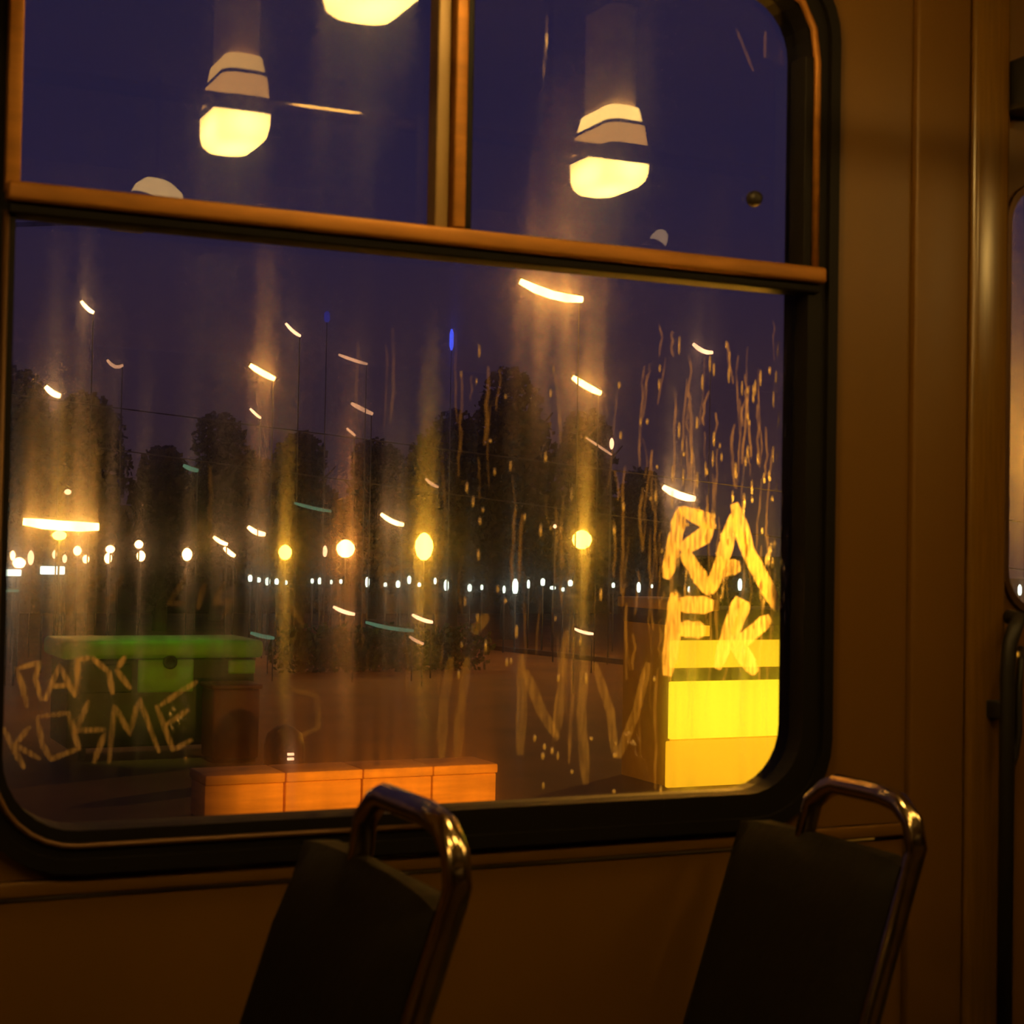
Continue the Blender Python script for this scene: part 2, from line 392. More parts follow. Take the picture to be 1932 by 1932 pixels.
# big tag by the right edge: R A over F K
letters([
    [[(1285, 958), (1272, 1020), (1256, 1092)], [(1282, 962), (1338, 985), (1328, 1010), (1283, 1038)], [(1288, 1040), (1312, 1078), (1340, 1118)]],
    [[(1338, 1118), (1362, 1055), (1384, 972)], [(1384, 950), (1410, 1040), (1468, 1150)], [(1350, 1075), (1395, 1068)]],
    [[(1272, 1118), (1268, 1200), (1258, 1275)], [(1275, 1140), (1345, 1142)], [(1280, 1185), (1330, 1190)]],
    [[(1395, 1128), (1376, 1185), (1352, 1262)], [(1452, 1165), (1405, 1205), (1378, 1225)], [(1385, 1210), (1425, 1270)]],
], 36)
letters([[[(1408, 1135), (1395, 1170), (1382, 1200)]], [[(1392, 1000), (1432, 1080), (1448, 1120)]]], 26)
# left tag: R A N K over K O H M E
letters([
    [[(30, 1262), (44, 1300), (50, 1335)], [(28, 1262), (74, 1250), (66, 1280), (78, 1322)]],
    [[(84, 1322), (112, 1255), (142, 1315)], [(94, 1295), (132, 1292)]],
    [[(145, 1312), (146, 1245), (172, 1240)], [(172, 1240), (205, 1268), (212, 1310)]],
    [[(236, 1238), (222, 1260)], [(218, 1262), (246, 1300)]],
], 10, 'scratch_bold')
letters([
    [[(6, 1372), (24, 1410), (46, 1450)], [(56, 1370), (28, 1405), (76, 1432)]],
    [[(70, 1352), (128, 1345), (148, 1412), (95, 1432), (78, 1400), (70, 1352)]],
    [[(168, 1320), (140, 1385)], [(142, 1378), (200, 1376)], [(198, 1382), (176, 1440)]],
    [[(205, 1440), (216, 1330), (244, 1385), (262, 1318), (300, 1420)]],
    [[(294, 1330), (326, 1415), (362, 1395)], [(300, 1332), (340, 1305), (372, 1285)], [(312, 1368), (356, 1338)]],
], 10, 'scratch_left')
letters([
    [[(122, 1110), (118, 1165), (190, 1085)]], [[(232, 1085), (192, 1160)], [(196, 1130), (222, 1128)]],
    [[(352, 1085), (318, 1140), (350, 1138)]], [[(386, 1100), (372, 1150)], [(424, 1098), (402, 1140), (440, 1130), (420, 1165)]],
], 11, 'scratch_faint')
letters([
    [[(716, 1078), (722, 1110), (738, 1160)], [(716, 1080), (772, 1066)]], [[(798, 1065), (806, 1110), (818, 1160)]],
    [[(548, 1142), (572, 1182)], [(540, 1150), (560, 1160)]],
    [[(545, 1300), (598, 1312), (600, 1372), (560, 1392)]],
], 11, 'scratch_faint')
letters([
    [[(850, 1240), (836, 1330), (832, 1430)]], [[(882, 1240), (868, 1340), (862, 1430)]],
    [[(982, 1235), (984, 1330), (980, 1425)], [(990, 1265), (1020, 1340), (1052, 1395)], [(1068, 1190), (1058, 1300), (1048, 1390)]],
    [[(1104, 1245), (1096, 1340), (1104, 1480)]], [[(1222, 1250), (1200, 1340), (1165, 1430)], [(1120, 1250), (1150, 1340), (1160, 1430)]],
    [[(920, 1160), (890, 1195)]],
], 22, 'scratch_faint')
# faint scuffs on the upper right light
for s in ([(1388, 55), (1420, 135)], [(1443, 60), (1441, 110)]):
    o = ribbon(MB(), s, 7, SY).build('scuff', M['scratch_faint'], pr)
# water trails and drops: uncountable, one part
rv = MB(); rd = MB()
for i in range(170):
    u = random.random()
    px = 1500-330*u**1.6 if i < 120 else random.uniform(620, 1250)
    py = random.uniform(600, 1250); ln = random.uniform(40, 210)
    pts = []; x = px
    for j in range(6):
        pts.append((x, py+ln*j/5)); x += random.uniform(-5, 4)
    ribbon(rv, pts, random.uniform(1.5, 5.5), SY+.0012)
for px, py, ln in ((1178, 880, 240), (1156, 980, 110), (1300, 740, 180), (1480, 900, 260), (1512, 720, 420), (1500, 800, 330), (1385, 800, 120), (972, 960, 150), (985, 970, 130), (920, 690, 150), (395, 880, 170), (740, 620, 180), (1212, 920, 120), (1080, 1180, 260), (1240, 1260, 230), (1262, 1230, 270), (1215, 690, 190), (870, 700, 200)):
    pts = []; x = px
    for j in range(7):
        pts.append((x, py+ln*j/6)); x += random.uniform(-5, 3)
    ribbon(rv, pts, random.uniform(4, 8), SY+.0015)
rv.build('water_trails', M['rivulet'], pl)['kind'] = 'stuff'
def drop(mb, px, py, w_, h_):
    c = at(px, py, SY+.0005); a = w_*.00074/2; b = h_*.00074/2; n = 8
    rings = []
    for t in (0, .35, .7, .95):
        k = math.cos(t*PI/2); d = math.sin(t*PI/2)*min(a, .0022)
        rings.append([c+Vector((a*k*math.cos(2*PI*q/n), d, b*k*math.sin(2*PI*q/n))) for q in range(n)])
    mb.loops(rings)
for i in range(150):
    u = random.random()
    px = 1512-250*u**1.4; py = random.choice((random.uniform(650, 1150), random.uniform(850, 1200)))
    drop(rd, px, py, random.uniform(2.5, 5), random.uniform(12, 44))
for i in range(12):
    drop(rd, random.uniform(1000, 1300), random.uniform(1380, 1512), random.uniform(3, 8), random.uniform(6, 22))
for i in range(50):
    drop(rd, random.uniform(850, 1250), random.uniform(650, 1300), random.uniform(3, 6), random.uniform(8, 30))
rd.build('rain_drops', M['water'], pl)['kind'] = 'stuff'

# ------------------------------------------------------------------ door beyond the pillar
door = empty('door_1', (2.35, .02, 0), kind='structure')
dh = rrect(1.9245, 1.288, 2.68, 2.03, .075)
MB().frame(outer_for(dh, 1.911, .02, 2.788, 2.355), dh, .018, .05).build('leaf', M['paint'], door)
MB().frame(dh, rrect(1.9345, 1.300, 2.668, 2.018, .066), .010, .046).build('gasket', M['bronze_dark'], door)
MB().prism(rrect(1.932, 1.297, 2.672, 2.021, .068), .030, .034, 0, 1).build('pane', GLASS, door)
gp = empty('grab_pole', (1.876, -.055, 0), 'dark upright grab pole on the pillar edge beside the door, bent at its top', 'grab pole')
MB().tube([(1.876, -.055, .45), (1.876, -.055, 1.20), (1.880, -.055, 1.245), (1.892, -.052, 1.268), (1.909, -.046, 1.285), (1.909, -.02, 1.287)], .0125, 12).build('pole', M['black'], gp)
MB().tube([(1.925, -.03, 1.235), (1.908, -.05, 1.215), (1.900, -.055, 1.17), (1.900, -.055, 1.10), (1.893, -.055, 1.06), (1.878, -.055, 1.03)], .006, 10).build('side_hoop', M['black'], gp)
MB().box((1.862, -.055, .44), (1.890, -.016, .475), .004).build('bracket', M['black'], gp)
MB().box((1.864, -.055, 1.12), (1.888, -.016, 1.15), .004).build('bracket', M['black'], gp)
bx = empty('door_control_box', (1.945, -.03, 2.14), 'small black box fixed high above the door window by the pillar', 'control box')
MB().box((1.909, -.055, 2.135), (1.99, .018, 2.225), .012).build('housing', M['black'], bx)
MB().lathe((1.95, -.02, 2.12), [(.006, 0), (.014, .004), (.014, .02)], 12).build('lock_button', M['bronze_dark'], bx)

# ------------------------------------------------------------------ seats
def seat(name, X, yfar, ztop, label, W=.41):
    yn = yfar-W; lean = math.tan(math.radians(18)); zs = .43
    t = empty(name, (X-.30, (yfar+yn)/2, 0), label, 'seat', 'seats in a row under the window')
    dx = lambda z: X-(ztop-z)*lean
    # backrest: slightly hollow rounded slab
    nw, nh = 10, 12; front = []; back = []
    for j in range(nh+1):
        z = zs+.06+(ztop-zs-.06)*j/nh
        for i in range(nw+1):
            u = i/nw; y = yfar-W*u; ed = min(u, 1-u, .12)/.12; er = math.sqrt(max(0, 1-(1-ed)**2))
            ev = min(1, (nh-j)/1.5+.15)
            hollow = .018*math.sin(PI*u)
            front.append((dx(z)-.012-.026*er*ev+hollow, y, z-.006*(1-er))); back.append((dx(z)+.014*er+.004, y, z-.006*(1-er)))
    mb = MB(); n = nw+1
    fs = [(j*n+i, j*n+i+1, (j+1)*n+i+1, (j+1)*n+i) for j in range(nh) for i in range(nw)]
    mb.add(front, fs, smooth=True); mb.add(back, [tuple(reversed(f)) for f in fs], 1, smooth=True)
    N_ = len(front); edge = [i for i in range(nw+1)]+[j*n+nw for j in range(1, nh+1)]+[nh*n+i for i in range(nw-1, -1, -1)]+[j*n for j in range(nh-1, 0, -1)]
    mb.add(front+back, [(edge[q], N_+edge[q], N_+edge[(q+1) % len(edge)], edge[(q+1) % len(edge)]) for q in range(len(edge))], 0)
    mb.build('backrest', [M['seat'], M['seat_shell']], t, weld=True)
    # grab loop above the backrest, its near leg running on down the side
    y0, y1, zt = yfar-.135, yn-.006, ztop+.076
    P = [(dx(ztop-.10)+.022, y0+.01, ztop-.10), (X+.012, y0, ztop+.005), (X+.010, y0-.018, ztop+.045), (X+.010, y0-.052, zt-.008), (X+.010, y0-.075, zt),
         (X+.010, y1+.075, zt), (X+.010, y1+.035, zt-.006), (X+.010, y1+.008, zt-.028), (X+.010, y1, zt-.06), (X+.008, y1+.004, ztop+.002)]
    P += [(dx(z)+.006, y1+.004, z) for z in (ztop-.1, ztop-.2, ztop-.3, ztop-.42)]
    MB().tube(P, .0145, 12).build('grab_loop', M['chrome'], t)
    xb = dx(zs)
    cu = MB().box((xb-.40, yn+.005, zs-.03), (xb+.01, yfar-.005, zs+.045), .022).build('seat_cushion', M['seat'], t)
    MB().box((xb-.38, yn+.02, zs-.055), (xb, yfar-.02, zs-.03), .008).build('seat_pan', M['seat_shell'], t)
    MB().lathe((xb-.19, (yfar+yn)/2, 0), [(.12, 0), (.12, .012), (.035, .03), (.03, zs-.09), (.10, zs-.054)], 20).build('pedestal', M['dark_metal'], t)
    return t
seat('tram_seat', .628, -.255, 1.036, 'dark tram seat whose chrome grab loop stands before the orange wall outside')
seat('tram_seat', 1.372, -.060, .990, 'dark tram seat by the pillar, its chrome loop beside the window corner', .375)

# ------------------------------------------------------------------ ceiling lamps (mirrored in the panes) and handrail
def ceiling_lamp(x, y, zb, label, lit='opal', lx=.108, ly=.205, collar=True, top='opal_mid'):
    """zb: top of the bowl"""
    t = empty('ceiling_lamp', (x, y, zb), label, 'ceiling lamp', 'rows of ceiling lamps')
    def ring(sx, sy, z, r):
        return [Vector((px_, py_, z)) for px_, py_ in rrect(x-sx/2, y-sy/2, x+sx/2, y+sy/2, min(r, sx/2.05, sy/2.05), 4)]
    h = .074
    b = MB(); b.loops([ring(lx*.50, ly*.55, zb-h, .03), ring(lx*.80, ly*.84, zb-h*.95, .035), ring(lx*.95, ly*.96, zb-h*.80, .035), ring(lx, ly, zb-h*.55, .03), ring(lx, ly, zb, .025)])
    b.build('bowl', M[lit], t)
    if collar:
        MB().loops([ring(lx*1.03, ly*1.03, zb+.0005, .03), ring(lx*1.03, ly*1.03, zb+.014, .03)]).build('rim', M['bronze_dark'], t)
        MB().loops([ring(lx*.98, ly*.98, zb+.0145, .03), ring(lx*.90, ly*.92, zb+.062, .03)]).build('collar', M['opal_low'], t)
        MB().loops([ring(lx*.92, ly*.94, zb+.0625, .03), ring(lx*.90, ly*.92, zb+.070, .03)]).build('band', M['bronze_dark'], t)
        MB().loops([ring(lx*.84, ly*.88, zb+.0705, .03), ring(lx*.74, ly*.78, zb+.105, .025), ring(lx*.5, ly*.5, zb+.118, .02)]).build('upper_collar', M[top], t)
    zc = 2.64 - .03*min(1, max(0, abs(y+1.35)-.0)/.75) if abs(y+1.35) < .8 else 2.59
    z0 = zb+.118 if collar else zb
    MB().loops([ring(lx*.66, ly*.66, z0-.03, .02), ring(lx*.66, ly*.66, zc+.01, .02)]).build('mounting_duct', M['duct'], t)
    return t
MY = .064
ceiling_lamp(.907, MY-1.207, 2.288, 'lit ceiling lamp mirrored whole in the left upper pane')
ceiling_lamp(1.782, MY-1.178, 2.288, 'brightest ceiling lamp, mirrored whole in the right upper pane', lx=.112, ly=.215, top='opal_bright')
P0 = at(708, 18, .52)
ceiling_lamp(P0.x, MY-.52, P0.z+.074, 'ceiling lamp mirrored beside the mullion, cut off by the top edge', lx=.13, ly=.24)
def dome_lamp(px, py, Yv, r, h, tilt, m, label):
    c = at(px, py, Yv); y = MY-Yv
    t = empty('dome_lamp', (c.x, y, c.z), label, 'ceiling lamp', 'rows of ceiling lamps')
    rot = Matrix.Rotation(tilt, 4, 'Y'); T_ = Matrix.Translation((c.x, y, c.z))
    d = MB().lathe((0, 0, 0), [(r*1.0, -h*.5), (r*.97, -h*.1), (r*.75, h*.3), (r*.4, h*.48), (r*.05, h*.5)], 20); d.v = [T_ @ rot @ v for v in d.v]; d.build('dome', M[m], t)
    b_ = MB().lathe((0, 0, 0), [(r*1.02, -h*.62), (r*1.02, -h*.5), (r*.9, -h*.5)], 20); b_.v = [T_ @ rot @ v for v in b_.v]; b_.build('base', M['bronze_dark'], t)
    MB().tube([(c.x, y, c.z), (c.x, y-.05, c.z+.08), (c.x, y-.05, 2.60)], .008, 8).build('stem', M['bronze_dark'], t)
dome_lamp(303, 366, 2.06, .070, .062, math.radians(22), 'opal_dim', 'dim dome lamp mirrored just above the bronze bar at left')
dome_lamp(1245, 448, 2.06, .026, .045, math.radians(28), 'opal_faint', 'small faint dome lamp mirrored low in the right upper pane')
for x, lab in ((2.62, 'ceiling lamp over the door, next along the near row'), (-.10, 'ceiling lamp of the near row straight above the camera'), (-1.3, 'last ceiling lamp of the near row, behind the camera')):
    ceiling_lamp(x, MY-1.19, 2.288, lab)
hr = empty('ceiling_handrail', (1.0, MY-.60, 2.15), 'long chrome ceiling handrail mirrored across both upper panes', 'handrail')
MB().tube([(-1.6, MY-.60, 2.145), (1.0, MY-.60, 2.145), (4.0, MY-.60, 2.145)], .0130, 12).build('rail', M['chrome'], hr)
for x in (-1.2, .3, 1.34, 2.6, 3.8):
    MB().tube([(x, MY-.60, 2.145), (x, MY-.60, 2.61)], .009, 8).build('hanger', M['chrome'], hr)

# ================================================================== outside
GZ = -.85
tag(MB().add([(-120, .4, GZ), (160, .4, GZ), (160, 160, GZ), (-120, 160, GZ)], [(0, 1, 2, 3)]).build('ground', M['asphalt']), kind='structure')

# platform lamp just outside, hidden by the pillar; it lights the scratched glass
sl = empty('platform_lamp', (2.06, .42, GZ), 'sodium platform lamp standing close outside behind the tram pillar', 'street lamp')
MB().tube([(2.06, .42, GZ), (2.06, .42, 1.30)], .03, 12).build('post', M['dark_metal'], sl)
MB().lathe((2.06, .42, 1.36), [(.02, -.06), (.06, -.05), (.06, -.04), (.02, -.03)], 16).build('neck', M['dark_metal'], sl)
MB().lathe((2.06, .42, 1.42), [(.03, -.09), (.075, -.05), (.09, 0), (.075, .05), (.03, .08)], 16).build('globe', M['lamp_sod'], sl)
lamp('POINT', (1.96, .40, 1.42), SODIUM, 225, None, sl, .09)

# orange-lit low wall
A = at(385, 1462, 11); B = at(938, 1441, 11); zt = (A.z+B.z)/2
ow = empty('low_block_wall', ((A.x+B.x)/2, 11.25, GZ), 'orange lit low block wall along the window bottom, behind the nearer seat loop', 'low wall')
L0 = B.x-A.x; js = [0, .26, .52, .765, 1.0]
for a, b in zip(js, js[1:]):
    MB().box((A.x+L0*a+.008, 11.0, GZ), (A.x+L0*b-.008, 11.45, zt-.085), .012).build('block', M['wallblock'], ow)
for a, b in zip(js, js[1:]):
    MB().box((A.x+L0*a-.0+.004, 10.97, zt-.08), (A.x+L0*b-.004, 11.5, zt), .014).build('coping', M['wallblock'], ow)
fl = empty('wall_fill_light', (5.0, 7.9, GZ), 'added sodium floodlight for the orange block wall, unseen below the sill', 'floodlight')  # unseen light added to brighten the block wall
MB().tube([(5.0, 7.9, GZ), (5.0, 7.9, GZ+.25)], .03, 8).build('stake', M['dark_metal'], fl)
MB().box((4.9, 7.8, GZ+.25), (5.1, 7.96, GZ+.40), .02).build('housing', M['dark_metal'], fl)
lamp('SPOT', (5.1, 8.02, GZ+.42), SODIUM, 500, (5.1, 11, -.68), fl, .1, 64, .7)

kf = empty('kiosk_fill_light', (6.4, 8.2, GZ), 'added sodium floodlight for the kiosk side, unseen below the sill', 'floodlight')  # unseen light added to brighten the kiosk side and the ground
MB().tube([(6.4, 8.2, GZ), (6.4, 8.2, GZ+.25)], .03, 8).build('stake', M['dark_metal'], kf)
MB().box((6.3, 8.1, GZ+.25), (6.5, 8.26, GZ+.40), .02).build('housing', M['dark_metal'], kf)
lamp('SPOT', (6.5, 8.32, GZ+.46), SODIUM, 170, (8.3, 12.3, -.3), kf, .1, 60, .8)

# made-up dark bollard; its tiny lights stand in for glints on the glass
p = at(536, 1427, 13.2)
bo = empty('glint_bollard', (p.x, 13.2, GZ), 'made-up domed bollard whose tiny lights stand for glints, behind the orange wall', 'bollard')
MB().lathe((p.x, 13.2, GZ), [(.20, 0), (.20, p.z-GZ+.10), (.17, p.z-GZ+.22), (.08, p.z-GZ+.29), (.01, p.z-GZ+.31)], 16).build('post', M['black'], bo)
for dz in (.045, 0, -.075):
    MB().box((p.x-.03, 12.975, p.z+dz-.012), (p.x+.03, 13.01, p.z+dz+.012), .004).build('lens', M['lamp_pink'], bo)

# green recycling container, red bin beside it
Y = 15.0
a = at(118, 1202, Y); b = at(492, 1214, Y); zt = (a.z+b.z)/2
gc = empty('recycling_container', ((a.x+b.x)/2, Y+.5, GZ), 'green lidded recycling container with a dark round opening, lit from above', 'container')
x0, x1 = a.x, b.x
MB().box((x0-.02, Y-.06, zt-.19), (x1+.02, Y+1.05, zt), .05).build('lid', M['green'], gc)
MB().box((x0+.06, Y, GZ+.14), (x1-.06, Y+1.0, zt-.19), .03).build('body', M['green_shaded'], gc)
for u0, u1, z0, z1, m_ in ((.37, .65, .20, .54, 'green'), (.83, .97, .215, .36, 'green'), (.08, .34, .24, .54, 'green_shaded')):
    MB().box((x0+(x1-x0)*u0, Y-.03, zt-z1), (x0+(x1-x0)*u1, Y+.002, zt-z0), .02).build('panel', M[m_], gc)
op = at(322, 1244, Y-.06)
k = MB(); k.loops([[Vector((op.x+r*math.cos(2*PI*q/16), Y-.045+dy, op.z-.03+r*math.sin(2*PI*q/16))) for q in range(16)] for r, dy in ((.07, .03), (.075, -.01), (.05, -.012), (.045, .0))])
k.build('opening', M['black'], gc)
for x in (x0+.25, x1-.25):
    k = MB(); k.loops([[Vector((x+dx_, Y+.2+.09*math.cos(2*PI*q/14), GZ+.09+.09*math.sin(2*PI*q/14))) for q in range(14)] for dx_ in (-.03, .03)]); k.build('wheel', M['black'], gc)
    k = MB(); k.loops([[Vector((x+dx_, Y+.8+.09*math.cos(2*PI*q/14), GZ+.09+.09*math.sin(2*PI*q/14))) for q in range(14)] for dx_ in (-.03, .03)]); k.build('wheel', M['black'], gc)
a = at(402, 1292, 14.5); b = at(492, 1292, 14.5)
rb = empty('waste_bin', ((a.x+b.x)/2, 14.7, GZ), 'dull red waste bin standing before the right end of the green container', 'bin')
MB().box((a.x, 14.5, GZ+.04), (b.x, 14.95, a.z-.05), .03).build('body', M['red'], rb)
MB().box((a.x-.02, 14.47, a.z-.05), (b.x+.02, 14.98, a.z), .02).build('lid', M['red'], rb)
MB().box((a.x+.03, 14.55, GZ), (b.x-.03, 14.9, GZ+.04)).build('foot', M['black'], rb)
gl = empty('container_fill_lamp', (x0-.8, 14.9, GZ), 'added slim lamp post lighting the green container, its hood unseen behind the bronze bar', 'street lamp')  # unseen lamp added to light the container from above
MB().tube([(x0-.8, 14.9, GZ), (x0-.8, 14.9, 4.3), (x0-.6, 14.7, 4.55), (x0+.3, 14.3, 4.6)], .025, 8).build('post', M['dark_metal'], gl)
MB().box((x0+.25, 14.15, 4.52), (x0+.60, 14.42, 4.62), .03).build('hood', M['dark_metal'], gl)
lamp('SPOT', (x0+.6, 14.0, 4.45), (.75, .95, .10), 230, (x0+1.05, Y+.1, zt-.05), gl, .12, 26, .8)

# yellow kiosk at the right; its front panels emit in place of lamplight
Y = 11.5
kx0 = at(1262, 1300, Y).x; kx1 = kx0+2.5
kz = lambda py: at(1400, py, Y).z
kk = empty('kiosk', ((kx0+kx1)/2, Y+.7, GZ), 'yellow kiosk whose front is made to glow, with dark grooves, in the lower right of the window', 'kiosk')
MB().box((kx0+.05, Y+.06, GZ), (kx1-.05, Y+1.0, kz(1180))).build('body', M['yellow'], kk)
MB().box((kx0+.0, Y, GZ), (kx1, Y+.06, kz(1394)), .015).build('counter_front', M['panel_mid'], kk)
MB().box((kx0+.02, Y-.02, kz(1390)), (kx1-.02, Y+.05, kz(1284)), .012).build('glow_panel', M['panel_glow'], kk)
MB().box((kx0+.06, Y+.02, kz(1283)), (kx1-.06, Y+.07, kz(1260))).build('groove', M['darkpaint'], kk)
MB().box((kx0+.02, Y-.03, kz(1258)), (kx1-.02, Y+.05, kz(1208)), .012).build('glow_fascia', M['panel_fascia'], kk)
MB().box((kx0+.10, Y+.03, kz(1207)), (kx1-.06, Y+.07, kz(1150))).build('shadow_gap', M['darkpaint'], kk)
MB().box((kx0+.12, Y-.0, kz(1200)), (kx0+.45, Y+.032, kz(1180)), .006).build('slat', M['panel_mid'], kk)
MB().box((kx0+.02, Y-.10, kz(1152)), (kx0+.5, Y+1.1, kz(1132)), .02).build('roof_edge', M['yellow'], kk)
MB().box((kx0+.03, Y, kz(1180)), (kx1-.03, Y+1.0, kz(1150)), .01).build('roof', M['darkpaint'], kk)

# hedge with a dull green top, far lawn edge
a = at(560, 1152, 26); b = at(900, 1165, 26)
hb = MB()
def leafy(mb, c, r, n_, s, flat=1.0):
    for i in range(n_):
        while True:
            d = Vector((random.uniform(-1, 1), random.uniform(-1, 1), random.uniform(-1, 1)))
            if .25 < d.length < 1: break
        p_ = Vector(c)+Vector((d.x*r[0], d.y*r[1], d.z*r[2])); q_ = Vector((random.gauss(0, 1), random.gauss(0, 1), random.gauss(0, 1))).normalized()
        u = q_.orthogonal().normalized()*s*random.uniform(.6, 1.3); v = q_.cross(u)*.7
        mb.add([p_-u, p_-v, p_+u, p_+v], [(0, 1, 2, 3)])
for i in range(14):
    x = a.x+(b.x-a.x)*i/13; leafy(hb, (x, 26.3, GZ+.42), (.45, .5, .46), 260, .07)
h = hb.build('hedge', M['hedge']); h.location = h.location
tag(h, 'low dull green hedge strip across the square beneath the street lamps', 'hedge')

# trees
def tree(px, top, Y, wpx, label, lean=0):
    base = at(px, 1200, Y); T = at(px, top, Y); R_ = wpx/2*.9*(Y+2.15)/FPX/math.cos(YAW)*1.0
    H = T.z-GZ; t = empty('tree', (base.x, Y, GZ), label, 'tree', 'dark trees behind the square')
    tb = MB(); tb.tube([(base.x, Y, GZ), (base.x+.05, Y, GZ+H*.3), (base.x-.05, Y, GZ+H*.7)], [.2, .15, .05], 8)
    for k_ in range(6):
        an = k_*2.4; z = GZ+H*(.28+.07*k_)
        tb.tube([(base.x, Y, z), (base.x+math.cos(an)*R_*.6, Y+math.sin(an)*R_*.6, z+H*.2)], [.07, .02], 6)
    tb.build('trunk', M['bark'], t)
    cb_ = MB()
    for k_ in range(11):
        an = random.uniform(0, 2*PI); rr = random.uniform(.0, .62)*R_; zz = random.uniform(.34, .90)
        sc = 1-.5*max(0, zz-.5)
        leafy(cb_, (base.x+rr*math.cos(an)*sc, Y+rr*math.sin(an)*sc, GZ+H*zz-.1*H), (R_*.55*sc, R_*.55*sc, H*.17), 800, .11)
    leafy(cb_, (base.x, Y, GZ+H*.86), (R_*.45, R_*.45, H*.14), 900, .10)
    c_ = cb_.build('crown', M['leaf'], t); return t
tree(20, 690, 40, 260, 'tall dark tree at the far left edge of the window')
tree(150, 735, 47, 240, 'dark tree second from the left, above the long white lamp')
tree(300, 840, 41, 200, 'lowest dark tree left of the middle, under a gap of dusk sky')
tree(405, 775, 47, 240, 'dark tree left of the tall streaked lamp')
tree(560, 815, 41, 240, 'dark tree behind the tall streaked lamp, left of the orange globe')
tree(700, 825, 48, 230, 'dark tree behind the white bar lamp left of the yellow globes')
tree(850, 770, 43, 240, 'dark tree right of the blue beacon, mid window')
tree(955, 690, 36, 300, 'tallest dark tree, in the middle under the big white bar lamp')
tree(1100, 770, 42, 260, 'dark tree behind the right yellow globe lamp')
tree(1205, 880, 49, 190, 'dark tree left of the scratched R, rightmost of the tall ones')
tree(1380, 1050, 46, 260, 'low dark tree behind the scratched A at the right')
# low dark houses behind
for i, (p0, p1, top, lab) in enumerate(((-160, 230, 985, 'low dark house with a gabled roof behind the left lamps'), (240, 610, 965, 'long dark house with a gabled roof behind the middle left trees'), (620, 960, 950, 'dark gabled house behind the two yellow globe lamps'), (970, 1250, 960, 'dark gabled house behind the tallest tree'), (1270, 1640, 1060, 'lowest dark house, far right behind the scratched letters'))):
    a = at(p0+9, top, 52); b = at(p1-9, top, 52); zt = (a.z+b.z)/2
    hs = empty('house', ((a.x+b.x)/2, 55, GZ), lab, 'house', 'dark houses at the back')
    MB().box((a.x, 52, GZ), (b.x, 59, zt-1.0)).build('wall', M['house'], hs)
    MB().add([(a.x, 51.7, zt-1.0), (b.x, 51.7, zt-1.0), (b.x, 59.3, zt-1.0), (a.x, 59.3, zt-1.0), (a.x+.4, 55.5, zt+.2), (b.x-.4, 55.5, zt+.2)],
             [(0, 1, 5, 4), (2, 3, 4, 5), (1, 2, 5), (3, 0, 4), (0, 3, 2, 1)]).build('roof', M['house'], hs)
    nwin = 5
    for k_ in range(nwin):
        x = a.x+(b.x-a.x)*(k_+.5)/nwin
        f_ = MB().frame([(x-.5, GZ+1.0), (x+.5, GZ+1.0), (x+.5, zt-1.5), (x-.5, zt-1.5)], [(x-.42, GZ+1.08), (x+.42, GZ+1.08), (x+.42, zt-1.58), (x-.42, zt-1.58)], 51.96, 52.05).build('window', M['dark_metal'], hs)
        MB().box((x-.42, 51.985, GZ+1.08), (x+.42, 52.0, zt-1.58)).build('pane', M['dim_glass'], f_)

# ------------------------------------------------------------------ street lamps; some bars stand in for light trails and reflections in the glass
def bar_lamp(px, py, Y, lpx, dy, thick, m, label, name='street_lamp', group=None, sag=0.0, side=1):
    a = at(px-lpx/2, py-dy/2, Y); b = at(px+lpx/2, py+dy/2, Y); c = (a+b)/2; c = c+Vector((0, 0, -sag*(b-a).length))
    s = (Y+2.15)/FPX/math.cos(YAW); r = thick/2*s
    t = empty(name, (b.x if side > 0 else a.x, Y, GZ), label, 'street lamp', group)
    q1 = a.lerp(c, .5)+Vector((0, 0, -sag*.25*(b-a).length)); q2 = c.lerp(b, .5)+Vector((0, 0, -sag*.25*(b-a).length))
    MB().tube([a, q1, c, q2, b], [r*.7, r, r, r, r*.75], 10).build('light_tube', M[m], t)
    e = b if side > 0 else a; up = Vector((0, 0, r*1.15)); bk = Vector((0, r*1.1+.02, 0))
    MB().tube([a+up*.9+bk, c+up*.9+bk, b+up*.9+bk], r*.45, 6).build('hood', M['dark_metal'], t)
    pr_ = min(.035, max(.012, .9*s))
    MB().tube([(e.x, Y+r*1.1+.02, GZ), (e.x, Y+r*1.1+.02, e.z+r)], pr_, 6).build('pole', M['dark_metal'], t)
    return t
def globe_lamp(px, py, Y, wpx, hpx, m, label, group=None):
    c = at(px, py, Y); s = (Y+2.15)/FPX/math.cos(YAW); r = wpx/2*s; hh = hpx/2*s
    t = empty('globe_street_lamp', (c.x, Y, GZ), label, 'street lamp', group)
    MB().lathe(c, [(r*.3, -hh), (r*.75, -hh*.7), (r, -hh*.1), (r*.92, hh*.4), (r*.5, hh*.85), (r*.15, hh)], 12).build('globe', M[m], t)
    MB().lathe(c, [(r*.2, hh*1.0), (r*.45, hh*1.02), (r*.1, hh*1.25)], 10).build('cap', M['dark_metal'], t)
    MB().tube([(c.x, Y, GZ), (c.x, Y, c.z-hh*.98)], min(.035, max(.014, .9*s)), 6).build('pole', M['dark_metal'], t)
    return t
G1 = 'street lamps across the square'
N_B = 0
